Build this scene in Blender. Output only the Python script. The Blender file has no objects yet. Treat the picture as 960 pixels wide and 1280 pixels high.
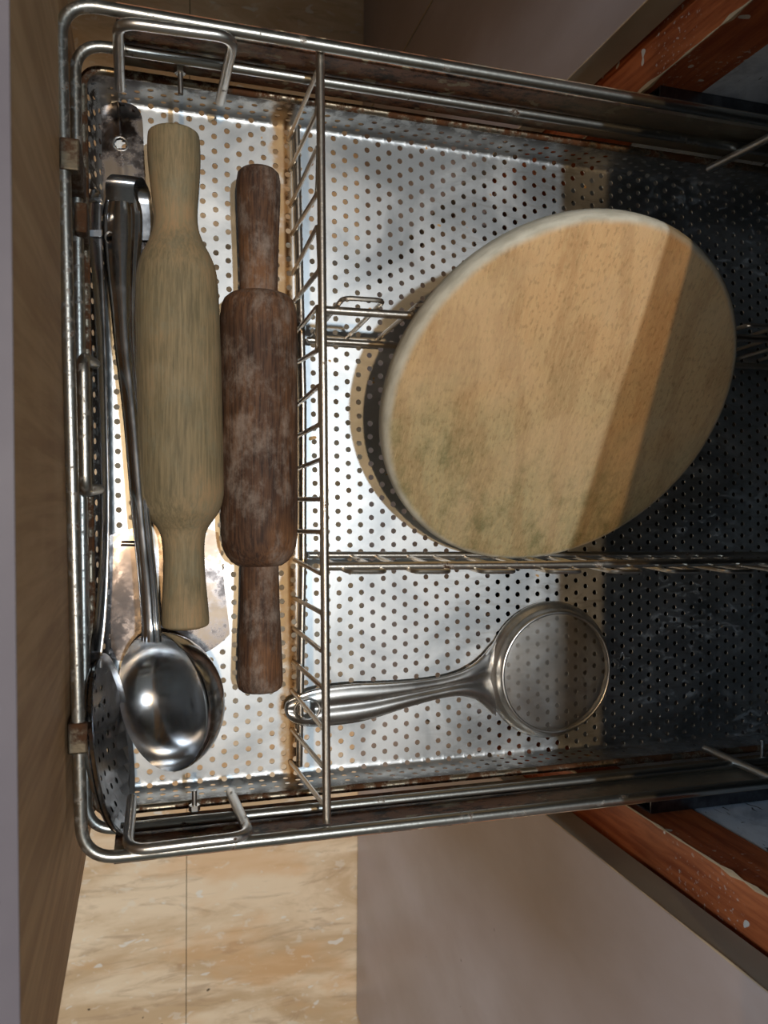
import bpy, math, random
from mathutils import Vector, Matrix, Quaternion
random.seed(7)
SC = bpy.context.scene
COL = SC.collection
# ------------------------------------------------------------------ camera
# Z up, tray plate lies in z = 0, X runs into the cabinet, Y along the counter. Metres.
H = .56
F = 1000.0
def _n(v): return v / v.length
PPX, PPY = 480.0, 640.0
_dn = _n(Vector((185 - PPX, 622 - PPY, F)))
_Z = -_dn
_vx = Vector((3870 - PPX, 650 - PPY, F))
_X = _n(_vx - _Z * _Z.dot(_vx))
_Y = _Z.cross(_X)
ROT = Matrix((_X, _Y, _Z))                       # camera (x right, y down, z forward) -> world
CAM = Vector((0, 0, H))
def P(u, v, z):
    "world point at height z that the photograph shows at (u, v)"
    d = ROT @ Vector((u - PPX, v - PPY, F))
    return CAM + d * ((z - H) / d.z)
cam = bpy.data.cameras.new('camera'); cam_o = bpy.data.objects.new('camera', cam); COL.objects.link(cam_o)
cam.sensor_width = 36; cam.lens = 36 * F / 1280
M = Matrix((ROT.col[0], -ROT.col[1], -ROT.col[2])).transposed().to_4x4()
M.translation = CAM
cam_o.matrix_world = M
cam.clip_start = .01
cam.dof.use_dof = True; cam.dof.focus_distance = .56; cam.dof.aperture_fstop = 13
SC.camera = cam_o
# ------------------------------------------------------------------ light and exposure
SC.view_settings.view_transform = 'Standard'; SC.view_settings.look = 'None'
SC.view_settings.gamma = 1; SC.view_settings.use_curve_mapping = False
SC.view_settings.exposure = 0.0
w = bpy.data.worlds.new('world'); SC.world = w; w.use_nodes = True
w.node_tree.nodes['Background'].inputs[0].default_value = (.75, .78, .85, 1)
w.node_tree.nodes['Background'].inputs[1].default_value = .25
CEIL = 1.95
COOL = (.17, .05, CEIL - .03); WARM = (-.07, .02, CEIL - .03)
def spot(name, loc, target, power, color, radius, deg, blend):
    l = bpy.data.lights.new(name, 'SPOT'); l.energy = power; l.color = color; l.shadow_soft_size = radius
    l.spot_size = math.radians(deg); l.spot_blend = blend
    o = bpy.data.objects.new(name, l); COL.objects.link(o); o.location = loc
    o.rotation_euler = (Vector(target) - Vector(loc)).to_track_quat('-Z', 'Y').to_euler()
    return o
spot('cool_downlight', COOL, (.17, -.58, -.587), 62, (.78, .90, 1.0), .022, 54, .32)
spot('warm_downlight', WARM, (.0, -.52, -.587), 38, (1.0, .66, .34), .022, 54, .32)
def area(name, loc, target, power, color, sx, sy):
    l = bpy.data.lights.new(name, 'AREA'); l.energy = power; l.color = color; l.shape = 'RECTANGLE'; l.size = sx; l.size_y = sy
    o = bpy.data.objects.new(name, l); COL.objects.link(o); o.location = loc
    o.rotation_euler = (Vector(target) - Vector(loc)).to_track_quat('-Z', 'Y').to_euler()
    return o
area('window_fill', (-1.58, .46, .95), (.4, -.2, .1), 40, (.60, .79, 1.0), .8, .9)  # cool fill added from the left wall, its source out of view
area('ceiling_fill', (-.85, -.9, CEIL - .02), (-.6, -.7, 0), 5, (1.0, .93, .84), .6, .6)  # soft fill added overhead to lift the shaded parts

# ------------------------------------------------------------------ materials
def srgb(r, g, b):
    f = lambda c: (c / 255 / 12.92) if c / 255 <= .04045 else ((c / 255 + .055) / 1.055) ** 2.4
    return (f(r), f(g), f(b), 1)
class NT:
    def __init__(s, name):
        s.m = bpy.data.materials.new(name); s.m.use_nodes = True; s.t = s.m.node_tree
        s.b = s.t.nodes['Principled BSDF']
    def new(s, typ, **kw):
        n_ = s.t.nodes.new(typ)
        for k, v in kw.items(): setattr(n_, k, v)
        return n_
    def inp(s, sock, v):
        if isinstance(v, bpy.types.NodeSocket): s.t.links.new(v, sock)
        else: sock.default_value = v
    def pos(s, scale=(1, 1, 1), rot=(0, 0, 0), obj=False):
        src = s.new('ShaderNodeTexCoord').outputs['Object'] if obj else s.new('ShaderNodeNewGeometry').outputs['Position']
        mp = s.new('ShaderNodeMapping'); s.inp(mp.inputs[0], src); mp.inputs['Scale'].default_value = scale; mp.inputs['Rotation'].default_value = rot
        return mp.outputs[0]
    def noise(s, scale, vec, detail=4, rough=.55, dist=0):
        n_ = s.new('ShaderNodeTexNoise'); s.inp(n_.inputs['Vector'], vec); n_.inputs['Scale'].default_value = scale
        n_.inputs['Detail'].default_value = detail; n_.inputs['Roughness'].default_value = rough; n_.inputs['Distortion'].default_value = dist
        return n_.outputs[0]
    def ramp(s, fac, a, b, lo=0, hi=1):
        n_ = s.new('ShaderNodeMapRange'); n_.interpolation_type = 'SMOOTHSTEP'; s.inp(n_.inputs[0], fac)
        n_.inputs[1].default_value = a; n_.inputs[2].default_value = b; n_.inputs[3].default_value = lo; n_.inputs[4].default_value = hi
        return n_.outputs[0]
    def mix(s, fac, a, b):
        n_ = s.new('ShaderNodeMix', data_type='RGBA'); s.inp(n_.inputs[0], fac); s.inp(n_.inputs[6], a); s.inp(n_.inputs[7], b)
        return n_.outputs[2]
    def math(s, op, a, b=0.0):
        n_ = s.new('ShaderNodeMath', operation=op); s.inp(n_.inputs[0], a); s.inp(n_.inputs[1], b); return n_.outputs[0]
    def xyz(s):
        n_ = s.new('ShaderNodeSeparateXYZ'); s.inp(n_.inputs[0], s.new('ShaderNodeNewGeometry').outputs['Position']); return n_.outputs
    def bump(s, h, strength, dist=.001):
        n_ = s.new('ShaderNodeBump'); s.inp(n_.inputs['Height'], h); n_.inputs['Strength'].default_value = strength; n_.inputs['Distance'].default_value = dist
        s.inp(s.b.inputs['Normal'], n_.outputs[0])
    def set(s, **kw):
        for k, v in kw.items(): s.inp(s.b.inputs[{'color': 'Base Color', 'rough': 'Roughness', 'metal': 'Metallic', 'spec': 'Specular IOR Level', 'aniso': 'Anisotropic'}[k]], v)
        return s.m

def m_tray():
    n = NT('perforated_steel'); p = n.pos()
    fine = n.noise(900, n.pos((1, .15, 1)), 3)
    cl = n.noise(14, p, 5, .6, .6)
    col = n.mix(n.ramp(cl, .38, .66), srgb(178, 182, 184), srgb(214, 216, 216))
    x, y, z = n.xyz()
    # rust along the feet of the long wire rack
    xs = n.math('ADD', x, n.math('MULTIPLY', y, .02))
    d = n.math('ABSOLUTE', n.math('SUBTRACT', xs, .0935))
    rn = n.noise(60, p, 5, .65)
    band = n.math('ADD', n.math('MULTIPLY', n.ramp(d, .001, .014, .9, 0), 1.0), n.math('MULTIPLY', n.math('SUBTRACT', rn, .5), 1.9))
    left = n.ramp(xs, .096, .101, 1, 0)
    rust = n.math('MULTIPLY', n.ramp(band, .32, .95, 0, .9), left)
    core = n.math('MULTIPLY', n.math('MULTIPLY', n.ramp(xs, .0935, .097), left), n.ramp(n.noise(70, p, 5, .7), .44, .56))
    spots = n.ramp(n.noise(75, p, 2, .5), .735, .76)
    rust = n.math('MAXIMUM', rust, spots)
    rc = n.mix(n.noise(140, p, 4), srgb(168, 112, 30), srgb(206, 166, 82))
    # grime on the folded walls
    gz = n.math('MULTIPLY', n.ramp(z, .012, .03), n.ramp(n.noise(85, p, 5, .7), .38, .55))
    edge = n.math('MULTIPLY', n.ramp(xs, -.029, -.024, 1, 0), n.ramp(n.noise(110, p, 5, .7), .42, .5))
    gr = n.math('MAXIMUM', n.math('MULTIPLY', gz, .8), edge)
    # dull stains further back
    st = n.math('MULTIPLY', n.ramp(n.noise(26, n.pos((1, 3.2, 1)), 6, .7, 1.2), .5, .62), n.ramp(xs, .15, .3))
    stw = n.math('MULTIPLY', n.ramp(n.noise(34, n.pos((1, 2.4, 1)), 7, .75, 1.6), .54, .62), n.ramp(xs, .3, .42))
    col = n.mix(n.math('MULTIPLY', st, .35), col, srgb(140, 134, 124))
    col = n.mix(n.math('MULTIPLY', rust, .85), col, rc)
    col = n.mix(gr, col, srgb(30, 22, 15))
    col = n.mix(core, col, srgb(74, 44, 16)); gr = n.math('MAXIMUM', gr, core)
    metal = n.math('SUBTRACT', 1.0, n.math('MAXIMUM', n.math('MAXIMUM', n.math('MULTIPLY', rust, .6), n.math('MULTIPLY', stw, .45)), gr))
    ro = n.math('ADD', n.ramp(cl, .3, .7, .37, .44), n.math('MULTIPLY', fine, .08))
    return n.set(color=col, metal=metal, rough=n.math('ADD', ro, n.math('MULTIPLY', rust, .2)))

def m_rod(name, c1, rust_lo, rust_hi, rough=.24, rustcol=(92, 58, 30), front=False):
    n = NT(name); p = n.pos()
    r = n.ramp(n.noise(55, p, 6, .75), rust_lo, rust_hi)
    if front:
        x, y, z = n.xyz()
        f = n.math('MULTIPLY', n.ramp(x, -.036, -.02, .75, 0), n.ramp(n.noise(230, p, 4, .7), .52, .66))
        r = n.math('MAXIMUM', r, n.math('MULTIPLY', f, .8))
    rc = n.mix(n.noise(160, p, 4), srgb(38, 26, 16), srgb(*rustcol))
    n.bump(n.noise(400, p, 3), .15, .0006)
    return n.set(color=n.mix(r, srgb(*c1), rc), metal=n.math('SUBTRACT', 1.0, n.math('MULTIPLY', r, .8)), rough=n.math('ADD', n.math('MULTIPLY', r, .45), rough))

def m_wood(name, base, dark, pale, scale=1.0, rough=.7, dust=.0, obj=True, axis='Y', dustcol=(170, 165, 150), spec=.3):
    n = NT(name)
    st = {'Y': (60, 3.5, 60), 'Z': (60, 60, 3.5), 'X': (3.5, 60, 60)}[axis]
    grain = n.noise(6 * scale, n.pos(st, obj=obj), 5, .65, .4)
    blot = n.noise(14 * scale, n.pos((1, .7, 1), obj=obj), 5, .6)
    c = n.mix(n.ramp(grain, .3, .7), srgb(*dark), srgb(*base))
    c = n.mix(n.ramp(blot, .4, .7), c, n.mix(n.ramp(grain, .35, .65), srgb(*base), srgb(*pale)))
    if dust:
        d = n.math('MULTIPLY', n.ramp(n.noise(45, n.pos((1, .6, 1), obj=obj), 6, .75), .45, .72), dust)
        c = n.mix(d, c, srgb(*dustcol))
    n.bump(grain, .35, .0008)
    return n.set(color=c, rough=rough, spec=spec)

def m_board():
    n = NT('rolling_board_wood')
    tc = n.pos(obj=True)
    w_ = n.new('ShaderNodeTexWave', wave_type='RINGS', rings_direction='Z'); n.inp(w_.inputs[0], n.pos((1, .28, 1), obj=True))
    mp = w_.inputs[0].links[0].from_node; mp.inputs['Location'].default_value = (.16, .13, 0)
    w_.inputs['Scale'].default_value = 13; w_.inputs['Distortion'].default_value = 6; w_.inputs['Detail'].default_value = 4; w_.inputs['Detail Scale'].default_value = 3
    fib = n.noise(5, n.pos((110, 18, 30), obj=True), 6, .75, .6); spk = n.noise(420, n.pos((1, .5, 1), obj=True), 3, .6)
    sp = n.new('ShaderNodeSeparateXYZ'); n.inp(sp.inputs[0], n.new('ShaderNodeTexCoord').outputs['Object'])
    low = n.math('ADD', n.math('MULTIPLY', sp.outputs[1], 4.5), n.math('ADD', n.math('MULTIPLY', sp.outputs[0], 1.2), n.math('MULTIPLY', n.noise(16, tc, 5), 1.2)))
    base = n.mix(n.ramp(low, .1, 1.0), srgb(176, 160, 120), srgb(206, 164, 116))
    base = n.mix(n.math('MULTIPLY', n.ramp(w_.outputs[1], .35, .95), .3), base, srgb(146, 104, 64))
    base = n.mix(n.math('MULTIPLY', n.ramp(spk, .52, .64), .35), base, srgb(120, 92, 56))
    base = n.mix(n.math('MULTIPLY', n.ramp(n.noise(11, tc, 4), .45, .62), .4), base, srgb(206, 176, 138))
    base = n.mix(n.math('MULTIPLY', n.ramp(fib, .42, .66), .35), base, srgb(222, 192, 140))
    mold = n.math('MULTIPLY', n.ramp(n.noise(30, n.pos((1, .6, 1), obj=True), 6, .8), .44, .66), n.ramp(low, .1, .75, .75, .06))
    base = n.mix(mold, base, srgb(112, 110, 72))
    # pale worn rim
    r = n.math('SQRT', n.math('ADD', n.math('MULTIPLY', sp.outputs[0], sp.outputs[0]), n.math('MULTIPLY', sp.outputs[1], sp.outputs[1])))
    rim = n.ramp(n.math('ADD', r, n.math('MULTIPLY', n.noise(30, tc, 4), .004)), .1215, .1265)
    base = n.mix(rim, base, n.mix(n.ramp(n.noise(60, n.pos((1, 1, 4), obj=True), 4), .3, .7), srgb(176, 170, 152), srgb(204, 198, 180)))
    n.bump(fib, .3, .0006)
    return n.set(color=base, rough=.75, spec=.25)

def m_steel(name, col=(205, 205, 205), rough=.12, smudge=.15, scale=40, stretch=(1, 1, 1), dirt=0.0, dirtcol=(120, 84, 62)):
    n = NT(name); p = n.pos(stretch)
    a = n.noise(scale, p, 5, .65)
    c = n.mix(n.ramp(a, .4, .65), srgb(*col), srgb(*[int(k * .86) for k in col]))
    if dirt: c = n.mix(n.math('MULTIPLY', n.ramp(n.noise(32, n.pos(), 6, .7), .48, .62), dirt), c, srgb(*dirtcol))
    n.bump(n.noise(30, n.pos(), 2), .04, .002)
    film = n.math('MULTIPLY', n.ramp(n.noise(32, n.pos(), 6, .7), .44, .58), dirt)
    return n.set(color=c, metal=n.math('SUBTRACT', 1.0, n.math('MULTIPLY', film, .55)), rough=n.math('ADD', n.ramp(a, .35, .7, rough, rough + smudge), n.math('MULTIPLY', film, .2)))

def m_marble():
    n = NT('beige_marble')
    p = n.pos((1, 4.2, 1), (0, 0, .1))
    v = n.noise(3.0, p, 8, .62, 1.0); v2 = n.noise(9, n.pos((1, 5, 1), (0, 0, .05)), 6, .65, 1.2)
    c = n.mix(n.ramp(v, .36, .62), srgb(206, 172, 132), srgb(238, 210, 174))
    c = n.mix(n.math('MULTIPLY', n.ramp(v2, .52, .7), .5), c, srgb(164, 132, 102))
    c = n.mix(n.math('MULTIPLY', n.ramp(n.noise(6, n.pos((1, 2, 1)), 4), .5, .66), .5), c, srgb(222, 168, 112))
    c = n.mix(n.math('MULTIPLY', n.ramp(n.noise(46, n.pos((1, 1.6, 1)), 3, .6, .6), .6, .66), .35), c, srgb(236, 224, 204))
    f = n.ramp(n.noise(24, n.pos((1, 2.2, 1)), 2, .5, .4), .68, .70)
    c = n.mix(n.math('MULTIPLY', f, .65), c, srgb(234, 226, 212))
    g = n.ramp(n.noise(52, n.pos(), 1), .80, .81)
    c = n.mix(g, c, srgb(92, 74, 56))
    return n.set(color=c, rough=n.ramp(v, .3, .7, .12, .22), spec=.5)

def m_laminate(name, c1, c2, rough=.3):
    n = NT(name); a = n.noise(7, n.pos((1, 1, .6)), 5, .6)
    c = n.mix(n.ramp(a, .3, .7), srgb(*c1), srgb(*c2))
    n_dots = n.ramp(n.noise(110, n.pos(), 1), .8, .81)
    return n.set(color=n.mix(n_dots, c, srgb(70, 58, 50)), rough=rough, spec=.4)

def m_frame():
    n = NT('red_brown_varnish')
    g = n.noise(5, n.pos((40, 40, 4)), 5, .6, .4)
    c = n.mix(n.ramp(g, .3, .7), srgb(134, 62, 32), srgb(176, 96, 54))
    sp = n.ramp(n.noise(90, n.pos(), 1, .4), .72, .74)
    sp2 = n.math('MULTIPLY', n.ramp(n.noise(330, n.pos(), 2, .5), .62, .68), .6)
    sp2 = n.math('MULTIPLY', sp2, n.ramp(n.noise(14, n.pos(), 2), .5, .6))
    c = n.mix(n.math('MAXIMUM', sp, sp2), c, srgb(196, 184, 170))
    return n.set(color=c, rough=.35, spec=.45)

def m_stone():
    n = NT('grey_stone_slab'); a = n.noise(26, n.pos((1, 1, 1)), 6, .7, .8)
    c = n.mix(n.ramp(a, .3, .62), srgb(168, 176, 188), srgb(214, 222, 232))
    d = n.ramp(n.noise(38, n.pos((3, 1, 1)), 4, .6, 1.0), .62, .66)
    return n.set(color=n.mix(d, c, srgb(46, 48, 54)), rough=.35, spec=.5)

def m_plain(name, c, rough=.6, metal=0.0, scale=30, var=.85):
    n = NT(name); a = n.noise(scale, n.pos(), 5, .65)
    return n.set(color=n.mix(n.ramp(a, .3, .7), srgb(*c), srgb(*[int(k * var) for k in c])), rough=rough, metal=metal)

def m_rustplate():
    n = NT('rusty_slide_steel'); p = n.pos((.6, 1, 1))
    a = n.noise(90, p, 6, .8); b = n.noise(28, p, 4, .6)
    x, y, z = n.xyz()
    r = n.math('MULTIPLY', n.ramp(b, .32, .46), n.ramp(x, .2, .34, 1, .25))
    rc = n.mix(n.ramp(a, .38, .56), srgb(46, 28, 18), srgb(146, 100, 72))
    rc = n.mix(n.ramp(n.noise(140, p, 3), .6, .66), rc, srgb(176, 160, 130))
    c = n.mix(r, srgb(176, 168, 150), rc)
    return n.set(color=c, metal=n.math('SUBTRACT', 1.0, n.math('MULTIPLY', r, .95)), rough=.45)

MT = dict(tray=m_tray(), rod=m_rod('steel_rod', (206, 204, 200), .62, .7, .33), front_rod=m_rod('spotted_steel_rod', (176, 176, 170), .60, .70, .35, front=True),
    rack=m_rod('rack_rod', (204, 196, 184), .60, .68, .33), rim=m_rod('grimy_rim_rod', (150, 140, 122), .43, .54, .4, (110, 66, 30), front=True),
    pin=m_wood('olive_wood', (150, 134, 102), (112, 102, 78), (170, 140, 104), scale=1.6, dust=.5, dustcol=(140, 138, 116)),
    dark_pin=m_wood('dark_brown_wood', (96, 68, 50), (50, 36, 30), (132, 92, 60), scale=1.6, dust=.75, dustcol=(156, 142, 130)),
    board=m_board(), ladle=m_steel('polished_steel', (214, 216, 218), .12, .12, 50), dull=m_steel('smeared_steel', (158, 150, 148), .12, .12, 34, dirt=.8, dirtcol=(150, 136, 118)),
    skim=m_steel('dark_polished_steel', (186, 188, 192), .15, .14, 40), strain=m_steel('strainer_steel', (222, 220, 216), .28, .12, 60), mesh=m_steel('mesh_wire', (196, 188, 178), .3, .1, 60),
    marble=m_marble(), door=m_laminate('mauve_brown_laminate', (150, 130, 120), (166, 148, 142)), door_edge=m_laminate('grey_brown_edge_band', (122, 114, 100), (150, 142, 126), .4),
    worn=m_plain('bare_chipped_edge', (196, 168, 132), .7), frame=m_frame(), stone=m_stone(),
    panel=m_wood('brown_panel_wood', (206, 162, 116), (172, 130, 90), (218, 180, 134), scale=.3, rough=.6, obj=False, axis='Z'),
    panel_edge=m_laminate('grey_violet_edge_band', (96, 89, 94), (112, 105, 108), .6), rust=m_rustplate(), slide=m_plain('dark_slide_steel', (120, 122, 128), .38, 1.0, 60, .7),
    bracket=m_rod('grimy_bracket', (100, 92, 78), .4, .55, .45), granite=m_plain('dark_granite', (40, 40, 44), .15, 0, 300, .5), wall=m_plain('cream_wall_paint', (168, 160, 146), .8, 0, 3, .95),
    ceiling=m_plain('white_ceiling_paint', (206, 204, 198), .8, 0, 3, .95), board_back=m_plain('cabinet_back_board', (100, 84, 66), .7), white=m_plain('white_trim', (230, 230, 228), .4), inner=m_plain('dark_brown_board', (60, 50, 42), .7),  # inner: plain dark brown board for drawer sides and floor base
    scratch=m_plain('pale_scratch', (196, 198, 200), .5, .3))
lens_m = bpy.data.materials.new('lamp_lens'); lens_m.use_nodes = True
lens_m.node_tree.nodes['Principled BSDF'].inputs['Emission Color'].default_value = (1, .95, .88, 1)
lens_m.node_tree.nodes['Principled BSDF'].inputs['Emission Strength'].default_value = 6

# ------------------------------------------------------------------ building helpers
def thing(name, label, cat, loc=(0, 0, 0), group=None):
    o = bpy.data.objects.new(name, None); COL.objects.link(o); o.location = loc; o.empty_display_size = .02
    o['label'] = label; o['category'] = cat
    if group: o['group'] = group
    return o
def tag(o, label, cat, group=None):
    o['label'] = label; o['category'] = cat
    if group: o['group'] = group
    return o
def origin(o):
    v = Vector((0, 0, 0))
    while o: v += o.location; o = o.parent
    return v
def ob(name, geo, mat, parent=None, smooth=True, kind=None, at=None, sharp=None):
    "geo = (verts in world metres, faces); linked as one mesh object"
    vs, fs = geo
    base = origin(parent) + (Vector(at) - origin(parent) if at else Vector((0, 0, 0)))
    me = bpy.data.meshes.new(name); me.from_pydata([Vector(v) - base for v in vs], [], fs)
    me.materials.append(MT[mat] if isinstance(mat, str) else mat)
    if smooth: me.polygons.foreach_set('use_smooth', [True] * len(me.polygons))
    me.update()
    if smooth and sharp is not False: me.set_sharp_from_angle(angle=math.radians(sharp or 40))
    o = bpy.data.objects.new(name, me); COL.objects.link(o)
    if parent: o.parent = parent
    o.location = base - origin(parent)
    if kind: o['kind'] = kind
    return o
def join(*gs):
    vs, fs = [], []
    for g in gs:
        k = len(vs); vs += list(g[0]); fs += [tuple(i + k for i in f) for f in g[1]]
    return vs, fs
def box(x0, x1, y0, y1, z0, z1, bev=0.0):
    if not bev:
        v = [Vector((x, y, z)) for x in (x0, x1) for y in (y0, y1) for z in (z0, z1)]
        return v, [(0, 1, 3, 2), (4, 6, 7, 5), (0, 4, 5, 1), (2, 3, 7, 6), (0, 2, 6, 4), (1, 5, 7, 3)]
    import bmesh
    bm = bmesh.new(); bmesh.ops.create_cube(bm, size=1)
    for v in bm.verts: v.co = Vector(((x0 + x1) / 2 + v.co.x * (x1 - x0), (y0 + y1) / 2 + v.co.y * (y1 - y0), (z0 + z1) / 2 + v.co.z * (z1 - z0)))
    bmesh.ops.bevel(bm, geom=bm.edges[:], offset=bev, segments=2, affect='EDGES', profile=.5)
    bm.verts.index_update(); g = ([v.co.copy() for v in bm.verts], [tuple(v.index for v in f.verts) for f in bm.faces]); bm.free()
    return g
def fillet(pts, r, seg=6, closed=False):
    pts = [Vector(p) for p in pts]; out = []; N = len(pts)
    for i, p in enumerate(pts):
        if not closed and i in (0, N - 1): out.append(p); continue
        a, b = pts[i - 1], pts[(i + 1) % N]
        d1, d2 = (a - p), (b - p); l = min(r, d1.length * .48, d2.length * .48)
        d1.normalize(); d2.normalize()
        s, e = p + d1 * l, p + d2 * l
        for k in range(seg + 1):
            t = k / seg; out.append(s * (1 - t) ** 2 + p * 2 * t * (1 - t) + e * t * t)
    return out
def frames(pts, closed=False, up=None):
    N = len(pts); T = []
    for i in range(N):
        if closed: t = pts[(i + 1) % N] - pts[i - 1]
        else: t = pts[min(i + 1, N - 1)] - pts[max(i - 1, 0)]
        T.append(t.normalized())
    u = Vector(up) if up else (Vector((0, 0, 1)) if abs(T[0].z) < .8 else Vector((1, 0, 0)))
    fr = []
    n0 = (u - T[0] * u.dot(T[0])).normalized()
    for i in range(N):
        if up: n0 = Vector(up)
        n0 = (n0 - T[i] * n0.dot(T[i])).normalized()
        fr.append((T[i].cross(n0), n0, T[i]))
    return fr
def tube(pts, r, n=10, closed=False, caps=True):
    pts = [Vector(p) for p in pts]; fr = frames(pts, closed); vs, fs = [], []
    N = len(pts)
    for i, p in enumerate(pts):
        rr = r[i] if isinstance(r, (list, tuple)) else r
        for k in range(n):
            a = 2 * math.pi * k / n; vs.append(p + fr[i][0] * (math.cos(a) * rr) + fr[i][1] * (math.sin(a) * rr))
    for i in range(N if closed else N - 1):
        j = (i + 1) % N
        for k in range(n):
            k2 = (k + 1) % n; fs.append((i * n + k, j * n + k, j * n + k2, i * n + k2))
    if not closed and caps: fs.append(tuple(range(n))); fs.append(tuple((N - 1) * n + k for k in reversed(range(n))))
    return vs, fs
def lathe(p0, p1, prof, n=48):
    "prof: list of (t along p0->p1, radius)"
    p0, p1 = Vector(p0), Vector(p1); ax = (p1 - p0); T = ax.normalized()
    a = T.orthogonal().normalized(); b = T.cross(a); vs, fs = [], []
    for t, r in prof:
        for k in range(n):
            th = 2 * math.pi * k / n; vs.append(p0 + ax * t + (a * math.cos(th) + b * math.sin(th)) * max(r, 1e-5))
    for i in range(len(prof) - 1):
        for k in range(n):
            k2 = (k + 1) % n; fs.append((i * n + k, i * n + k2, (i + 1) * n + k2, (i + 1) * n + k))
    fs.append(tuple(reversed(range(n)))); fs.append(tuple((len(prof) - 1) * n + k for k in range(n)))
    return vs, fs
def smooth_path(pts, sub=6):
    "Catmull-Rom"
    out = []; N = len(pts); V_ = [tuple(p) for p in pts]
    for i in range(N - 1):
        p0, p1, p2, p3 = V_[max(i - 1, 0)], V_[i], V_[i + 1], V_[min(i + 2, N - 1)]
        for k in range(sub):
            t = k / sub
            out.append(tuple(.5 * ((2 * b) + (-a + c) * t + (2 * a - 5 * b + 4 * c - d) * t * t + (-a + 3 * b - 3 * c + d) * t ** 3) for a, b, c, d in zip(p0, p1, p2, p3)))
    out.append(V_[-1]); return out
def strip(left, right, hfun, th, m=9, up=(0, 0, 1)):
    "a pressed sheet between two edge curves; hfun(s in -1..1, t) = height over the edge line"
    n_ = len(left); up = Vector(up); vs, fs = [], []
    for side in (1, 0):
        for i in range(n_):
            a, b = Vector(left[i]), Vector(right[i]); t = i / (n_ - 1)
            for k in range(m):
                s = -1 + 2 * k / (m - 1)
                vs.append(a.lerp(b, k / (m - 1)) + up * (hfun(s, t) - (0 if side else th)))
    Q = n_ * m
    for i in range(n_ - 1):
        for k in range(m - 1):
            a = i * m + k; f = (a, a + 1, a + m + 1, a + m); fs.append(f); fs.append(tuple(Q + j for j in reversed(f)))
    for i in range(n_ - 1):
        a = i * m; fs.append((a, a + m, Q + a + m, Q + a)); a += m - 1; fs.append((a + m, a, Q + a, Q + a + m))
    for k in range(m - 1):
        fs.append((k + 1, k, Q + k, Q + k + 1)); a = (n_ - 1) * m + k; fs.append((a, a + 1, Q + a + 1, Q + a))
    return vs, fs
def plate_outline(pts, z0, z1):
    n_ = len(pts); v = [Vector((p[0], p[1], z1)) for p in pts] + [Vector((p[0], p[1], z0)) for p in pts]
    return v, [tuple(range(n_)), tuple(reversed(range(n_, 2 * n_)))] + [(i, i + n_, (i + 1) % n_ + n_, (i + 1) % n_) for i in range(n_)]

# ------------------------------------------------------------------ the setting
FZ = -.587
fl = ob('floor', box(-1.6, .95, -2.2, 2.3, FZ - .05, FZ - .012), 'inner', smooth=False, kind='structure')
gx = [-1.147, -.547, .0535, .6535]; gy = [-2.25, -1.65, -1.05, -.45, .15, .75, 1.35, 1.95]
for i in range(len(gx)):
    for j in range(len(gy) - 1):
        x0 = -1.6 if i == 0 else gx[i - 1]
        x1 = gx[i]
        ob('floor_tile', box(x0 + .0005, x1 - .0005, gy[j] + .0005, gy[j + 1] - .0005, FZ - .012, FZ + random.uniform(-.0003, 0)), 'marble', fl, smooth=False)
ob('ceiling', box(-1.6, .95, -2.2, 2.3, CEIL, CEIL + .05), 'ceiling', smooth=False, kind='structure')
ob('wall_left', join(box(-1.65, -1.6, -2.2, .05, FZ, CEIL), box(-1.65, -1.6, .87, 2.3, FZ, CEIL), box(-1.65, -1.6, .05, .87, FZ, .5), box(-1.65, -1.6, .05, .87, 1.4, CEIL)), 'wall', smooth=False, kind='structure')
ob('wall_right', box(.95, 1.0, -2.2, 2.3, FZ, CEIL), 'wall', smooth=False, kind='structure')
ob('wall_near', box(-1.6, .95, -2.25, -2.2, FZ, CEIL), 'wall', smooth=False, kind='structure')
ob('wall_far', box(-1.6, .95, 2.3, 2.35, FZ, CEIL), 'wall', smooth=False, kind='structure')
ob('added_window_1', join(box(-1.645, -1.59, .05, .08, .5, 1.4), box(-1.645, -1.59, .84, .87, .5, 1.4), box(-1.645, -1.59, .08, .84, .5, .53), box(-1.645, -1.59, .08, .84, 1.37, 1.4)), 'white', smooth=False, kind='structure')  # unseen frame added around the cool side fill
pl = thing('fill_panel', 'added square ceiling panel giving warm white fill, out of view', 'light', (-.85, -.9, CEIL)); ob('panel_frame', join(box(-1.17, -1.15, -1.22, -.58, CEIL - .02, CEIL), box(-.55, -.53, -1.22, -.58, CEIL - .02, CEIL), box(-1.15, -.55, -1.22, -1.2, CEIL - .02, CEIL), box(-1.15, -.55, -.6, -.58, CEIL - .02, CEIL)), 'white', pl, smooth=False)  # frame for the added overhead fill
for nm, (x, y, z), lab in (('a', COOL, 'round recessed ceiling light with a cool white beam, the one nearer the counter'), ('b', WARM, 'round recessed ceiling light with a warm yellow beam, further from the counter')):
    t = thing('ceiling_light', lab, 'light', (x, y, CEIL))
    ob('trim_ring', lathe((x, y, CEIL - .012), (x, y, CEIL), [(0, .036), (0, .05), (1, .055), (1, .036)], 32), 'white', t)

tu = thing('light_blocker', 'added unseen tall brown laminate cupboard standing across the aisle from the counter', 'blocker', (-.7, .79, FZ))  # added out of view to keep side fill off the upper doors and floor
ob('body', box(-.98, -.42, .31, 1.27, FZ + .002, 1.45), 'door', tu, smooth=False)
for y0 in (.315, .795): ob('door', box(-.4195, -.40, y0, y0 + .47, FZ + .06, 1.44, .001), 'door', tu, smooth=False)
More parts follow.
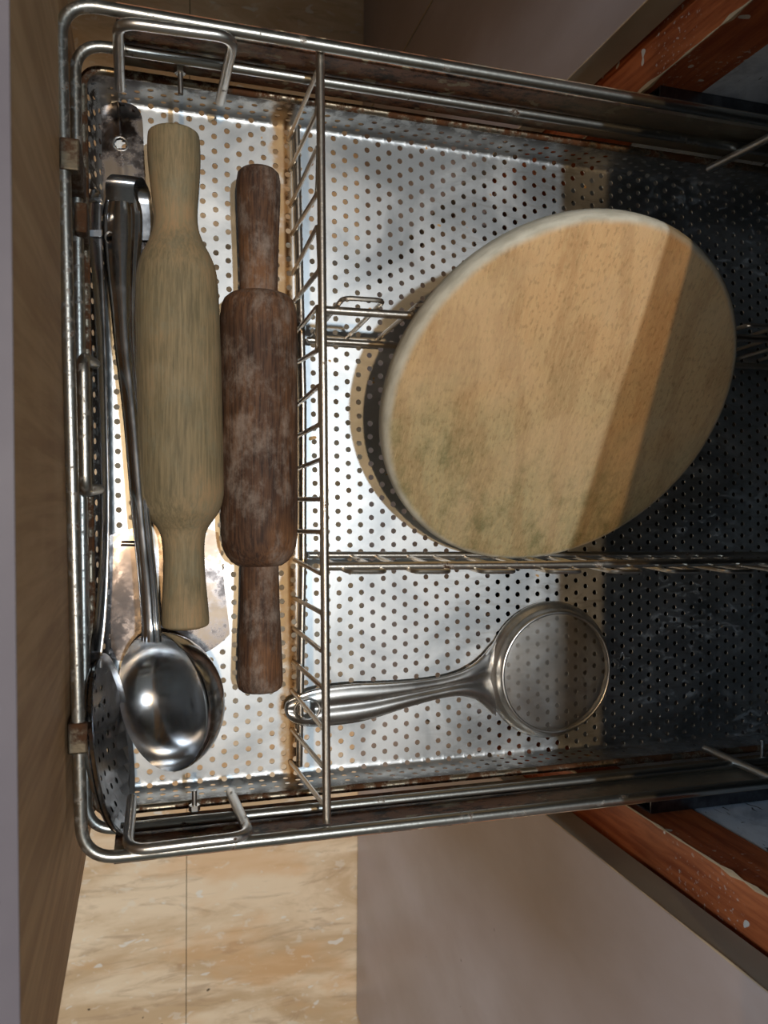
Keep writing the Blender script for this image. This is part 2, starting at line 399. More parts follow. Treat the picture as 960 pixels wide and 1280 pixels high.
# ------------------------------------------------------------------ kitchen cabinet either side of the drawer
TOPZ = .262
def cabinet(lab, s, yin, doors, cloc):
    c = thing('base_cabinet', lab, 'cabinet', (.6, cloc, FZ))
    yo = yin + s * .0285           # door edge stands back from the frame corner
    y0 = yo
    for k, w_ in enumerate(doors):
        a, b = sorted((y0, y0 + s * w_))
        d = ob('door', box(.3006, .3235, a + .0006, b - .0006, FZ + .004, TOPZ, .0006), 'door', c, smooth=False)
        ea, eb = (b - .0006, b) if s < 0 else (a, a + .0006)
        ob('edge_band', box(.3012, .3232, ea, eb, FZ + .005, TOPZ - .001), 'door_edge', d, smooth=False)
        # worn pale line on the laminate's arris
        zz = FZ + .02; pts = []
        ye = eb if s < 0 else ea
        while zz < TOPZ: pts.append(Vector((.3006, ye, zz))); zz += .012
        ob('chipped_arris', tube(pts, [random.uniform(.0002, .0007) for _ in pts], 5), 'worn', d)
        y0 += s * (w_ + .002)
    a, b = sorted((yin, yin + s * .06))
    fr = ob('frame_stile', box(.33, .372, a, b, FZ + .002, .272, .0006), 'frame', c, smooth=False)
    zz = -.2; pts = []
    while zz < .27: pts.append(Vector((.3302, yin, zz))); zz += .01
    ob('chipped_arris', tube(pts, [random.choice((.0004, .0006, .0009, .0019)) * random.uniform(.6, 1.2) for _ in pts], 5), 'worn', fr)
    a, b = sorted((yin + s * .001, yin + s * .03))
    ob('stone_partition', box(.3725, .93, a, b, FZ + .002, .272), 'stone', c, smooth=False)
    # outer member of the drawer slide, screwed to the partition
    a = yin; b_ = yin - s * .0012
    y1, y2 = sorted((a, b_))
    g = [box(.338, .86, y1, y2, .046, .080)]
    y1, y2 = sorted((b_, yin - s * .009))
    g += [box(.338, .86, y1, y2, .0785, .080), box(.338, .86, y1, y2, .046, .0475)]
    ob('slide_channel', join(*g), 'slide', c, smooth=False)
    return c
YL, YU = -.2185, .287
cabinet('brown laminate base cabinet with single door, below the drawer in the picture', -1, YL, [.52], -.6)
cabinet('brown laminate base cabinet with two doors, above the drawer in the picture', 1, YU, [.2365, .34], .7)
ct = thing('countertop', 'dark polished granite kitchen countertop over the open drawer', 'countertop', (.6, 0, .274))
ob('slab', box(.287, .949, -1.6, 1.6, .274, .306, .002), 'granite', ct, smooth=False)
dr = thing('closed_drawer', 'closed brown laminate drawer front beneath the pulled out basket', 'drawer', (.31, .02, FZ + .03))
ob('front', box(.3006, .3235, YL - .027, YU + .004, FZ + .02, -.16, .0006), 'door', dr, smooth=False)
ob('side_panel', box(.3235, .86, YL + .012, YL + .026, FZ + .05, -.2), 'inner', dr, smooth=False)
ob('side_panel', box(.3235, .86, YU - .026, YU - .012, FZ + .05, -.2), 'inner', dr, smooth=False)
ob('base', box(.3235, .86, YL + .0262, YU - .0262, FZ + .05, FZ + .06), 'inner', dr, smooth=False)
bb = thing('cabinet_back', 'brown board closing the back of the drawer bay', 'panel', (.935, 0, FZ)); ob('board', box(.932, .945, YL + .004, YU - .004, FZ + .01, .27), 'board_back', bb, smooth=False)

# ------------------------------------------------------------------ the pulled-out drawer
D = thing('pull_out_drawer', 'pulled out wire basket drawer with perforated steel tray and brown wooden front', 'drawer', (.1, .03, -.002))
# front panel
def panel_x(y): return -.0415 - .010 * (y + .2)
PY0, PY1 = -.252, .292
def slab(x_off0, x_off1, y0, y1, z0, z1):
    v = []
    for y in (y0, y1):
        for xo in (x_off0, x_off1):
            for z in (z0, z1): v.append(Vector((panel_x(y) + xo, y, z)))
    return v, [(0, 1, 3, 2), (4, 6, 7, 5), (0, 4, 5, 1), (2, 3, 7, 6), (0, 2, 6, 4), (1, 5, 7, 3)]
fp = ob('front_panel', slab(-.022, 0, PY0, PY1, -.125, .2655), 'panel', D, smooth=False)
ob('edge_band', slab(-.0225, .0004, PY0, PY1, .2656, .2668), 'panel_edge', fp, smooth=False)
ob('outer_laminate', slab(-.0235, -.0221, PY0, PY1, -.125, .2655), 'door', fp, smooth=False)
# perforated tray -------------------------------------------------
PITCH, CP = .0098, .0083
Y0T, Y1T, X0T, X1T = -.1965, .262, -.0245, .545
WALL, BR = .032, .004
def fold(s, lo, hi):
    "unroll coordinate s -> (plane coordinate, height)"
    def arm(e):
        L = BR * math.pi / 2
        if e <= -BR: return e, 0
        k = e + BR
        if k < L: a = k / BR; return -BR + BR * math.sin(a), BR * (1 - math.cos(a))
        return 0, BR + (k - L)
    if hi is not None and s > hi - BR: d, z = arm(s - hi); return hi + d, z
    if s < lo + BR: d, z = arm(lo - s); return lo - d, z
    return s, 0
def tray_pt(sx, sy, t=0):
    x, zx = fold(sx, X0T, None); y, zy = fold(sy, Y0T, Y1T)
    z = max(zx, zy)
    # the plate has sagged and been dented a little in use
    z += (.0009 * math.sin(sx * 31 + 1) * math.sin(sy * 24) if z == 0 else 0) * min(1, max(0, (sy - Y0T) / .03)) * min(1, max(0, (Y1T - sy) / .03)) * min(1, max(0, (sx - X0T) / .03)) - t
    return Vector((x - .02 * y - .34 * zx, y, z))
h0 = P(252.2, 159.7, 0); hx, hy = h0.x + .02 * h0.y, h0.y
vs, fs = [], []; NS = 20; RH = .00195
sx_lo, sx_hi = X0T - WALL, X1T
sy_lo, sy_hi = Y0T - WALL, Y1T + WALL
i0, i1 = math.floor((sx_lo - hx) / CP) + 1, math.floor((sx_hi - hx) / CP)
outer_sq = []
for k in range(NS):
    a = 2 * math.pi * (k + .5) / NS; c, s_ = math.cos(a), math.sin(a); m_ = max(abs(c), abs(s_)); outer_sq.append((c / m_, s_ / m_))
def corner_skip(sx, sy): return sx < X0T + .001 and (sy > Y1T - .001 or sy < Y0T + .001)
for i in range(i0, i1):
    cx = hx + i * CP; off = PITCH / 2 if i % 2 else 0
    j0 = math.floor((sy_lo - hy - off) / PITCH) + 1; j1 = math.floor((sy_hi - hy - off) / PITCH)
    for j in range(j0, j1 + 1):
        cy = hy + off + j * PITCH
        if corner_skip(cx, cy): continue
        solid = cy > sy_hi - .012 or cy < sy_lo + .012 or cx < sx_lo + .010
        jx, jy = random.uniform(-.0002, .0002), random.uniform(-.0002, .0002)
        b = len(vs)
        oy = [cy + PITCH / 2 * q for _, q in outer_sq]; ox = [cx + CP / 2 * p for p, _ in outer_sq]
        for k in range(NS): vs.append(tray_pt(ox[k], min(max(oy[k], sy_lo), sy_hi)))
        if solid: fs.append(tuple(b + k for k in range(NS))); continue
        if random.random() < .004: fs.append(tuple(b + k for k in range(NS))); continue
        near = min(abs(cy - Y0T - BR / 2), abs(cy - Y1T + BR / 2), abs(cx - X0T - BR / 2)) < PITCH
        for q in ((.25, .5, .75) if near else ()):
            for k in range(NS):
                a = 2 * math.pi * (k + .5) / NS
                hx_, hy_ = cx + jx + RH * math.cos(a), cy + jy + RH * math.sin(a)
                vs.append(tray_pt(ox[k] + (hx_ - ox[k]) * q, min(max(oy[k] + (hy_ - oy[k]) * q, sy_lo), sy_hi)))
            for k in range(NS):
                k2 = (k + 1) % NS; fs.append((b + k, b + k2, b + NS + k2, b + NS + k))
            b += NS
        for k in range(NS):
            a = 2 * math.pi * (k + .5) / NS
            vs.append(tray_pt(cx + jx + RH * math.cos(a), cy + jy + RH * math.sin(a)))
        for k in range(NS):
            a = 2 * math.pi * (k + .5) / NS
            vs.append(tray_pt(cx + jx + RH * math.cos(a), cy + jy + RH * math.sin(a), .0009))
        for k in range(NS):
            k2 = (k + 1) % NS; fs.append((b + k, b + k2, b + NS + k2, b + NS + k)); fs.append((b + NS + k, b + NS + k2, b + 2 * NS + k2, b + 2 * NS + k))
# rounded corner pieces of the tray wall
for yc, sgn in ((Y1T, 1), (Y0T, -1)):
    ycn = yc - sgn * .006; xcn = X0T + .006; b = len(vs); q = 8
    for k in range(q + 1):
        a = math.pi / 2 * k / q
        for z in (0, BR, WALL): vs.append(Vector((xcn - math.cos(a) * (.0062 if z else .003) - .02 * yc - .34 * z * math.cos(a), ycn + sgn * math.sin(a) * (.0062 if z else .003), z)))
    for k in range(q):
        for l in (0, 1): fs.append((b + k * 3 + l, b + k * 3 + l + 1, b + k * 3 + l + 4, b + k * 3 + l + 3))
tray = ob('perforated_tray', (vs, fs), 'tray', D, smooth=True, sharp=60)
# the three square loops of rod ---------------------------------------
def ring(name, z, r, mat, ins, corner):
    xs = X0T - ins
    a = P(*{'top_rod': (80, 200), 'middle_rod': (96, 200), 'rim_rod': (105, 200)}[name], z); b = P(*{'top_rod': (100, 978), 'middle_rod': (108, 978), 'rim_rod': (118, 978)}[name], z)
    k = (b.x - a.x) / (b.y - a.y)
    yu, yl = Y1T + .0005, Y0T - .0005
    pu = Vector((a.x + k * (yu - a.y), yu, z)); pl = Vector((a.x + k * (yl - a.y), yl, z))
    pts = fillet([(.553, yu, z), tuple(pu), tuple(pl), (.553, yl, z)], corner, 10, True)
    return ob(name, tube(pts, r, 14, True), mat, D)
ring('top_rod', .101, .0034, 'front_rod', 0, .020)
ring('middle_rod', .062, .0032, 'front_rod', 0, .018)
ring('rim_rod', .034, .0026, 'rim', 0, .012)
# hanger loops
def hanger(pts, fr, r=.0031, mat='rod'): return ob('hanger_loop', tube(fillet(pts, fr, 8), r, 12), mat, D)
hanger([P(150, 110, .034), P(147, 27, .107), P(293, 47, .107), P(275, 127, .034)], .011)
hanger([P(165, 998, .045), P(159, 1064, .105), P(313, 1045, .105), P(288, 990, .036)], .012)
hanger([P(119, 455, .03), P(104, 447, .093), P(107, 614, .093), P(126, 611, .03)], .009, .0033, 'front_rod')
hanger([P(886, 211, .036), P(985, 160, .107), P(1150, 190, .107), P(1100, 240, .036)], .011)
hanger([P(881, 935, .036), P(985, 982, .107), P(1150, 975, .107), P(1100, 925, .036)], .011)
for (u0, v0, u1, v1, z) in ((225, 86, 226, 118, .055), (243, 1012, 243, 988, .05), (953, 960, 953, 925, .05)):
    a, b = P(u0, v0, z), P(u1, v1, z)
    bo = ob('bolt', tube([a, b], .0016, 10), 'rod', D)
    d = (b - a).normalized()
    ob('nut', tube([a - d * .0005, a + d * .003], .0036, 6), 'rod', bo, smooth=False)
# brackets tying the rods to the wooden front
for (v0, v1, z, u) in ((176, 216, .101, 88), (902, 940, .101, 98)):
    a, b = P(u, v0, z), P(u + .5, v1, z)
    x = (a.x + b.x) / 2
    ob('panel_bracket', join(box(x - .0052, x + .0048, min(a.y, b.y), max(a.y, b.y), z - .045, z + .0045, .001)), 'bracket', D, smooth=False)
a, b = P(99, 256, .07), P(99, 293, .07)
ob('rod_clip', box(a.x - .002, a.x + .0045, b.y, a.y, .05, .075, .001), 'bracket', D, smooth=False)
# inner members of the slides, rusty
for s, yy in ((-1, YL), (1, YU)):
    y_a = (Y0T - .0045) if s < 0 else (Y1T + .0045)
    y_b = y_a + s * .0012; y_c = yy - s * .0095
    g = [box(-.018, .56, *sorted((y_a, y_b)), .037, .083), box(-.018, .56, *sorted((y_b, y_c)), .0815, .083), box(-.018, .56, *sorted((y_b, y_c)), .037, .0385)]
    ob('slide_runner', join(*g), 'rust', D, smooth=False)
    # middle member
    y_m = y_c - s * .001
    ob('slide_inner_rail', box(.09, .7, *sorted((y_m, y_m + s * .0012)), .046, .078), 'slide', D, smooth=False)
# long wire rack across the drawer ---------------------------------------
def rail(name, pts, r, parent, mat='rack'): return ob(name, tube(pts, r, 10), mat, parent)
rk = rail('wire_rack', [P(400, 63, .094), P(404.5, 545, .094), P(408.5, 1028, .094)], .0026, D)
rail('bottom_rail', [P(370.5, 158, .008), P(379, 500, .008), P(379, 700, .008), P(374, 958, .008)], .0024, rk)
def hoop(f1, t1, t2, f2, zt, parent, r=.00155, zf=.0016):
    a, b, c, d = P(*f1, zf), P(*t1, zt), P(*t2, zt), P(*f2, zf)
    ob('wire_hoop', tube(fillet([a, b, c, d], .005, 5), r, 8), 'rack', parent)
for f1, t1, t2, f2 in (((361, 174), (398.6, 85), (397, 138), (362.6, 212)), ((363.4, 257), (398.6, 181), (397, 242), (365, 292.6)), ((366, 342), (397.8, 281), (400, 337), (367, 378)),
        ((372, 414), (398, 382), (397, 438), (372, 453)), ((372, 506), (400, 481), (401, 530), (372, 545)), ((371, 586), (402, 574), (403, 624), (371, 624)), ((371, 664), (403, 665), (403, 718), (369, 700)),
        ((367, 747), (404, 767), (404, 815), (367, 785)), ((366.7, 827), (405, 861), (406, 913), (365, 863)), ((365, 912), (407, 962), (407, 1009), (363, 952))):
    hoop(f1, t1, t2, f2, .0885, rk)
# two cross racks running back from it
mk = rail('wire_rack', [P(406, 387.5, .084), P(660, 404, .084), P(940, 423, .084), P(1120, 436, .084)], .0026, D)
rail('bottom_rail', [P(384, 425, .008), P(640, 441, .008), P(945, 458, .008), P(1080, 466, .008)], .0024, mk)
ya = P(455, 374, .0985); yb = P(945, 407, .0985)
sl = (yb.y - ya.y) / (yb.x - ya.x)
k = 0; x = ya.x - .0125
while x < .53:
    y = ya.y + sl * (x - ya.x); yf = y - .004
    ob('wire_hoop', tube(fillet([(x + .0005, yf, .0016), (x, y, .0985), (x + .025, y + sl * .025, .0985), (x + .0255, yf + sl * .025, .0016)], .006, 5), .00155, 8), 'rack', mk)
    x += .0478
lk = rail('wire_rack', [P(408, 708, .084), P(680, 706, .084), P(960, 702, .084), P(1150, 699, .084)], .0027, D)
rail('bottom_rail', [P(386, 694, .010), P(640, 694, .010), P(960, 693, .010), P(1080, 693, .010)], .0024, lk)
for u in (435, 518, 602, 687, 765, 840, 909, 975):
    a = P(u, 714.5, .097); b = P(u + 48 - (u - 435) * .028, 714.5, .097)
    ob('wire_hoop', tube(fillet([(a.x, a.y + .0035, .0016), a, b, (b.x, b.y + .0035, .0016)], .006, 5), .00155, 8), 'rack', lk)
# star scratched into the tray
sc_ = P(777, 826, 0); pts = []
for k in range(10):
    a = math.pi / 2 + k * math.pi / 5; r_ = .0075 if k % 2 == 0 else .0032; pts.append(Vector((sc_.x + r_ * math.cos(a), sc_.y + r_ * math.sin(a), .0012)))
ob('star_mark', join(tube(pts[:7], .0004, 5), tube(pts[8:10] + [pts[0]], .0004, 5), tube([P(765, 823, .0012), P(768, 829, .0012)], .0004, 5)), 'scratch', tray)

# ------------------------------------------------------------------ utensils
def pin_profile(v0, v1, rows, k): return [((v - v0) / (v1 - v0), hw * k) for v, hw in rows]
KP = .001 / 1.885
def dense(rows, sub=4):
    r = smooth_path(rows, sub); return r
# pale olive rolling pin, one piece
a, b = P(217, 165, .0275), P(232, 785, .0275)
rows = dense([(165, 22), (167, 28), (173, 30.5), (200, 31), (235, 28.5), (265, 26), (285, 27), (303, 33), (322, 42), (345, 47.5), (400, 49.5), (500, 50.5), (600, 50.5), (622, 49), (638, 44), (650, 36), (662, 28.5), (680, 25), (715, 25), (755, 27.5), (776, 28.5), (782, 27), (785, 20)])
p = ob('rolling_pin', lathe(a, b, pin_profile(165, 785, rows, KP)), 'pin', at=(a + b) / 2 - Vector((0, 0, .0275)), sharp=60)
tag(p, 'pale olive-brown wooden rolling pin turned in one piece, lying beside the steel ladle', 'rolling pin', 'rolling pins in the drawer')
# dark rolling pin: barrel and two handles
a, b = P(323, 212, .0262), P(325, 863, .0262)
t = thing('rolling_pin', 'dark brown floured wooden rolling pin with squared-off barrel beside the wire rack', 'rolling pin', ((a + b) / 2 - Vector((0, 0, .0262))), 'rolling pins in the drawer')
rows = [(366, 20), (366.5, 30), (369, 37), (374, 42.5), (382, 46), (396, 47.8), (420, 48), (640, 48), (668, 47.5), (682, 45.5), (692, 41.5), (700, 35.5), (705, 28), (706, 20)]
ob('barrel', lathe(a, b, pin_profile(212, 863, rows, KP)), 'dark_pin', t, sharp=60)
ob('handle', lathe(a, b, pin_profile(212, 863, [(212, 15), (213.5, 21), (218, 25.5), (228, 27.3), (250, 27), (300, 25), (340, 23.8), (372, 23.5)], KP)), 'dark_pin', t, sharp=60)
ob('handle', lathe(a, b, pin_profile(212, 863, [(700, 23.5), (720, 24), (760, 25), (800, 27), (840, 28.5), (852, 28.7), (859, 27), (862.5, 23), (863, 15)], KP)), 'dark_pin', t, sharp=60)

# round rolling board leaning on the middle rack
nn = Vector((.0267, -.5469, .8368)).normalized(); R_, T_ = .12607, .01765
o = thing('rolling_board', 'round light wooden rolling board tilted against the wire rack', 'board', (.2661, .0597, .0848))
prof = [(0, .0), (0, R_ - .004), (.06, R_ - .0022), (.2, R_ - .0006), (.5, R_), (.78, R_ - .0006), (.93, R_ - .0024), (.985, R_ - .0045), (1, R_ - .0075), (1, R_ * .66), (1, R_ * .33), (1, .0)]
vs, fs = lathe((0, 0, -T_), (0, 0, 0), prof, 128)
COL.objects.unlink(o); bpy.data.objects.remove(o)
me = bpy.data.meshes.new('rolling_board'); me.from_pydata(vs, [], fs); me.materials.append(MT['board'])
me.polygons.foreach_set('use_smooth', [True] * len(me.polygons)); me.set_sharp_from_angle(angle=math.radians(40))
o = bpy.data.objects.new('rolling_board', me); COL.objects.link(o)
zax = nn; xax = (Vector((1, 0, 0)) - zax * zax.x).normalized(); yax = zax.cross(xax)
mw = Matrix((xax, yax, zax)).transposed().to_4x4(); mw.translation = Vector((.2661, .0597, .0857)); o.matrix_world = mw
tag(o, 'round light wooden rolling board tilted up against the middle wire rack', 'board')

# flat spatula under the other tools
t = thing('spatula', 'flat steel spatula with a wide smeared blade, lying under the ladle', 'spatula', P(165, 480, .0015))
Lp = [(124.5, 139), (122, 152), (123, 190), (129, 240), (137, 300), (150, 400), (165, 520), (178, 600), (184, 640), (176, 657)]
Rp = [(173, 137), (178, 150), (180, 190), (184, 260), (187, 320), (192, 400), (199, 520), (206, 600), (214, 640), (224, 657)]
Lw = smooth_path([tuple(P(u, v, .0022)) for u, v in Lp], 5); Rw = smooth_path([tuple(P(u, v, .0022)) for u, v in Rp], 5)
# rounded end cap
cap_c = (P(124.5, 139, .0022) + P(173, 137, .0022)) / 2; e1 = P(124.5, 139, .0022) - cap_c; e2 = Vector((-e1.y, e1.x, 0)); e2 = e2 if e2.y > 0 else -e2; e2 = e2 * .42
capL = [tuple(cap_c + e1 * math.cos(a) + e2 * math.sin(a)) for a in (math.radians(88), math.radians(65), math.radians(45), math.radians(22))]
capR = [tuple(cap_c - e1 * math.cos(a) + e2 * math.sin(a)) for a in (math.radians(88), math.radians(65), math.radians(45), math.radians(22))]
def cut(g, c, rx, ry):
    vs, fs = g; ins = [((v.x - c.x) / rx) ** 2 + ((v.y - c.y) / ry) ** 2 < 1 for v in vs]
    return vs, [f for f in fs if not all(ins[i] for i in f)]
def hole_ring(c, rx, ry, r, parent, mat):
    return ob('hang_hole_rim', tube([c + Vector((rx * math.cos(k * math.pi / 16), ry * math.sin(k * math.pi / 16), 0)) for k in range(32)], r, 8, True), mat, parent)
Lw = smooth_path([tuple(P(u, v, .0022)) for u, v in Lp], 14); Rw = smooth_path([tuple(P(u, v, .0022)) for u, v in Rp], 14)
hd = ob('handle', cut(strip(capL + Lw, capR + Rw, lambda s, t_: .0012 * (1 - s * s) + .0006 * math.exp(-(s / .18) ** 2), .0012, 31), P(151, 180, .0032), .0046, .0044), 'dull', t)
hole_ring(P(151, 180, .0034), .0046, .0044, .0007, hd, 'strain')
bl = [(124, 679), (130, 672), (166, 660), (200, 654), (228, 654), (257, 660), (270, 665), (274, 672), (280, 730), (286.5, 785), (284, 796), (262, 813), (235, 822), (200, 827), (158, 826), (143, 824), (135, 812), (130, 760), (126, 720)]
blw = smooth_path([tuple(P(u, v, .0024))[:2] for u, v in bl + bl[:1]], 4)[:-1]
bd = ob('blade', plate_outline(blw, .0014, .0026), 'dull', t, smooth=False)
ob('rivet_slot', strip([tuple(P(u, 676, .003)) for u in (152, 160, 170)], [tuple(P(u, 683, .003)) for u in (151, 160, 170)], lambda s, t_: .0012 * (1 - s * s), .0008), 'dull', bd)

# perforated skimmer standing on its edge against the front of the tray
t = thing('skimmer', 'perforated steel skimmer spoon standing on edge against the front rods', 'skimmer', P(128, 600, .002))
# handle
cl = [(119, 250, .030, 8.5), (118.5, 285, .030, 8.5), (122, 340, .031, 7.5), (126, 420, .033, 6.5), (129, 520, .037, 6), (131, 620, .041, 6), (130, 700, .045, 6.2), (126, 770, .048, 7), (121, 815, .05, 7.5), (121, 835, .05, 7)]
Lw = smooth_path([tuple(P(u - w_, v, z)) for u, v, z, w_ in cl], 5); Rw = smooth_path([tuple(P(u + w_, v, z - .004)) for u, v, z, w_ in cl], 5)
ob('handle', strip(Lw, Rw, lambda s, t_: -.0012 * (1 - abs(s) ** 3), .0012), 'skim', t)
a = P(118.5, 246, .031)
ob('handle_end', strip([tuple(P(110.5, 252, .030)), tuple(P(111.5, 243, .034)), tuple(P(113.5, 238, .035)), tuple(P(117, 236, .034))], [tuple(P(127.5, 252, .027)), tuple(P(126.5, 243, .032)), tuple(P(124, 238, .033)), tuple(P(120, 236, .033))], lambda s, t_: .0015 * (1 - s * s), .002), 'skim', t)
ob('handle_ridge', strip([tuple(P(110.5, v, .0315)) for v in (288, 292, 296)], [tuple(P(127, v, .0305)) for v in (288, 292, 296)], lambda s, t_: .0008, .001), 'skim', t)
def dish(center, nrm, ldir, r, depth, th, holes=None, nr=14, na=60):
    "spherical cap bowl opening along nrm; optional real holes"
    nrm = nrm.normalized(); L = (ldir - nrm * ldir.dot(nrm)).normalized(); Mv = nrm.cross(L)
    def pt(x, y, off=0):
        rr = min(1, math.hypot(x, y)); return center + (L * x + Mv * y) * (r - off * .6) - nrm * (depth * math.sqrt(max(0, 1 - rr ** 2.2)) - off)
    vs, fs = [], []
    if holes is None:
        for side, off in ((0, 0), (1, th)):
            for i in range(nr + 1):
                q = math.sin(i / nr * math.pi / 2)
                for k in range(na): a = 2 * math.pi * k / na; vs.append(pt(q * math.cos(a), q * math.sin(a), off))
        Q = (nr + 1) * na
        for i in range(nr):
            for k in range(na):
                k2 = (k + 1) % na; f = (i * na + k, (i + 1) * na + k, (i + 1) * na + k2, i * na + k2); fs.append(f); fs.append(tuple(Q + j for j in reversed(f)))
        for k in range(na): k2 = (k + 1) % na; a = nr * na; fs.append((a + k, Q + a + k, Q + a + k2, a + k2))
        return vs, fs
    # perforated: square cells with a hole each, clipped to the disc, then a solid rim band
    c = holes; lim = .80
    N = int(1 / c) + 1
    for i in range(-N, N + 1):
        for j in range(-N, N + 1):
            x, y = i * c, (j + (.5 if i % 2 else 0)) * c
            inside = math.hypot(x, y) < lim
            b = len(vs); n_ = 12; sq = []
            for k in range(n_):
                a = 2 * math.pi * (k + .5) / n_; cc, ss = math.cos(a), math.sin(a); m_ = max(abs(cc), abs(ss)); px, py = x + c / 2 * cc / m_, y + c / 2 * ss / m_
                h = math.hypot(px, py)
                if h > .97: px, py = px / h * .97, py / h * .97
                sq.append((px, py))
            if math.hypot(x, y) > .97 + c * .6: continue
            for off in (0, th):
                b = len(vs)
                vs += [pt(px, py, off) for px, py in sq]
                if inside:
                    vs += [pt(x + c * .19 * math.cos(2 * math.pi * (k + .5) / n_), y + c * .19 * math.sin(2 * math.pi * (k + .5) / n_), off) for k in range(n_)]
                    for k in range(n_): k2 = (k + 1) % n_; fs.append((b + k, b + k2, b + n_ + k2, b + n_ + k) if off else (b + k2, b + k, b + n_ + k, b + n_ + k2))
                else: fs.append(tuple(b + k for k in range(n_)))
    b = len(vs); na = 72
    for rr, off in ((.95, 0), (1, 0), (1.02, th * .5), (1, th), (.95, th)):
        for k in range(na):
            a = 2 * math.pi * k / na; vs.append(center + (L * math.cos(a) + Mv * math.sin(a)) * r * rr - nrm * (depth * math.sqrt(max(0, 1 - min(1, rr) ** 2.2)) - off))
    for i in range(4):
        for k in range(na): k2 = (k + 1) % na; fs.append((b + i * na + k, b + (i + 1) * na + k, b + (i + 1) * na + k2, b + i * na + k2))
    return vs, fs
top = P(122, 822, .060); tip = P(163, 1037, .066)
cen = (top + tip) / 2; cen.z -= .003
Ld = (tip - top)
ob('bowl', dish(cen, Vector((.985, .16, .13)), Ld, Ld.length / 2, .012, .0008, holes=.19), 'skim', t, sharp=50)

# deep ladle
t = thing('ladle', 'shiny steel ladle with a deep round bowl tipped on its side', 'ladle', P(205, 870, .001))
ln = Vector((-.80, -.05, .60)); ax_a, ax_b = P(186, 796, .052), P(216, 960, .046)
lc = P(200, 878, .046); lr = .0428
ob('bowl', dish(lc, ln, ax_b - ax_a, lr, .034, -.0008, nr=20, na=72), 'ladle', t)
st = [(152, 236, .016, 17), (153, 262, .018, 24), (153, 290, .020, 25), (153, 330, .022, 22), (154.5, 380, .024, 17), (157, 430, .026, 14.5), (166, 520, .031, 12.5), (176, 640, .039, 12), (184, 720, .046, 12), (188.5, 780, .052, 12), (189, 802, .052, 13)]
Lw = smooth_path([tuple(P(u - w_, v, z)) for u, v, z, w_ in st], 6); Rw = smooth_path([tuple(P(u + w_, v, z)) for u, v, z, w_ in st], 6)
lh = ob('handle', cut(strip(Lw, Rw, lambda s, t_: .0026 * (1 - s * s) + .0009 * math.exp(-((abs(s) - .9) / .08) ** 2) - .0012 * math.exp(-((s - .45) / .12) ** 2), .001, 31), P(137, 297, .0215), .0026, .0036), 'ladle', t)
# hooked end: the strip turned over and down
hk = fillet([P(150, 252, .019), P(149, 226, .027), P(160, 217, .024), P(172, 240, .010), P(178, 300, .008)], .008, 6)
Lh = [tuple(p_ + Vector((-.0085, 0, 0))) for p_ in hk]; Rh = [tuple(p_ + Vector((.0085, 0, 0))) for p_ in hk]
ob('hook', strip(Lh, Rh, lambda s, t_: .0006 * (1 - s * s), .001), 'skim', t)
hole_ring(P(137, 297, .0215), .0026, .0036, .0006, lh, 'strain')

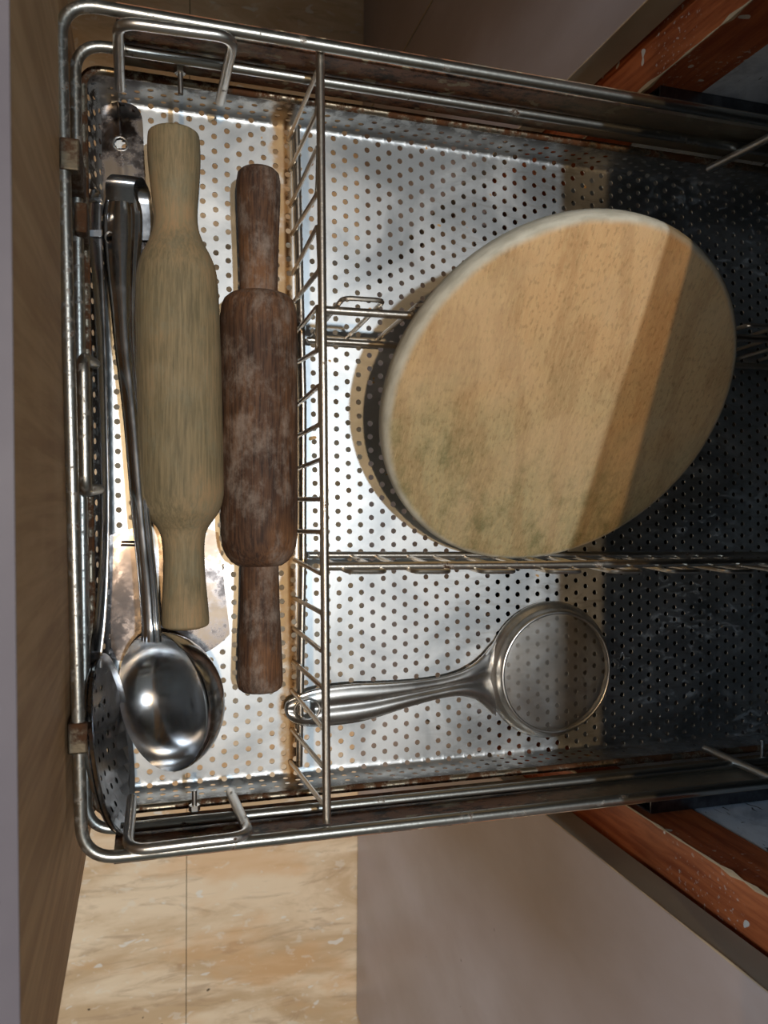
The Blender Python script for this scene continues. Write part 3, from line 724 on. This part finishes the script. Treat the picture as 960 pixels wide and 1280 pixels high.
# strainer, mesh side up
t = thing('strainer', 'round steel mesh strainer with a fluted handle pushed under the wire rack', 'strainer', P(690, 838, .001))
c0 = P(688, 837, .0035); up = Vector((.02, .0, 1)).normalized()
prof = [(0, .0505), (.0, .0525), (.08, .0532), (.2, .0528), (.36, .0505), (.45, .0487), (.5, .0482), (.62, .0478), (.85, .0474), (.95, .0468), (1.0, .0456), (.96, .0446), (.85, .0444), (.45, .046), (.15, .0495), (.0, .0505)]
p0, p1 = c0 - up * .0025, c0 + up * .0115
vs, fs = lathe(p0, p1, prof, 96); fs = fs[:-2]
ob('rim', (vs, fs), 'strain', t, sharp=80)
mc = p1 - up * .0012; R2 = .0450; vs, fs = [], []
step = .00086; nW = int(R2 / step)
for i in range(-nW, nW + 1):
    q = i * step; Lh_ = math.sqrt(max(0, R2 * R2 - q * q))
    for axis in (0, 1):
        N = 13; b = len(vs)
        for k in range(N):
            s = -Lh_ + 2 * Lh_ * k / (N - 1)
            for dz, e in ((0, -.00014), (0, .00014)):
                x, y = (q + e, s) if axis == 0 else (s, q + e)
                ca, sa = math.cos(.5), math.sin(.5)
                zz = .0022 * (1 - (x * x + y * y) / R2 ** 2) + (.00012 if axis else 0)
                vs.append(mc + Vector((x * ca - y * sa, x * sa + y * ca, zz)))
        for k in range(N - 1): fs.append((b + 2 * k, b + 2 * k + 1, b + 2 * k + 3, b + 2 * k + 2))
ob('wire_mesh', (vs, fs), 'mesh', t, smooth=False, kind='stuff')
# handle
stn = [(355.5, 888, 887, .012), (357, 880, 893, .012), (361, 875, 899, .0125), (368, 871, 904, .013), (380, 866, 907.5, .0135), (400, 860, 908, .014), (440, 855, 904, .0135), (470, 854, 897, .013), (507, 852, 885, .012), (547, 847, 874, .010), (573, 840, 870, .009), (590, 831, 873, .008), (603, 820, 879, .0065), (612, 809, 887, .0055), (620, 800, 895, .005)]
T1 = smooth_path([tuple(P(u, v1, z)) for u, v1, v2, z in stn], 4); T2 = smooth_path([tuple(P(u, v2, z)) for u, v1, v2, z in stn], 4)
def hprof(s, t_):
    k = min(1, t_ / .12) * min(1, (1 - t_) / .12 + .35)
    return k * (.003 * (1 - abs(s) ** 3) - .0024 * math.exp(-((s) / .28) ** 2) * min(1, t_ / .35) + .0006 * math.exp(-((abs(s) - .95) / .05) ** 2))
g = strip(T1, T2, hprof, .0009, 29)
# cut the oval hanging hole
hc = P(384, 886, .0145); vs, fs = g
def inhole(i): v = vs[i]; return ((v.x - hc.x) / .0085) ** 2 + ((v.y - hc.y) / .0068) ** 2 < 1
fs = [f for f in fs if not all(inhole(i) for i in f)]
sh = ob('handle', (vs, fs), 'strain', t)
pts = [hc + Vector((.0088 * math.cos(a * math.pi / 16), .0072 * math.sin(a * math.pi / 16), .0012)) for a in range(32)]
ob('hang_hole_rim', tube(pts, .0011, 8, True), 'strain', sh)
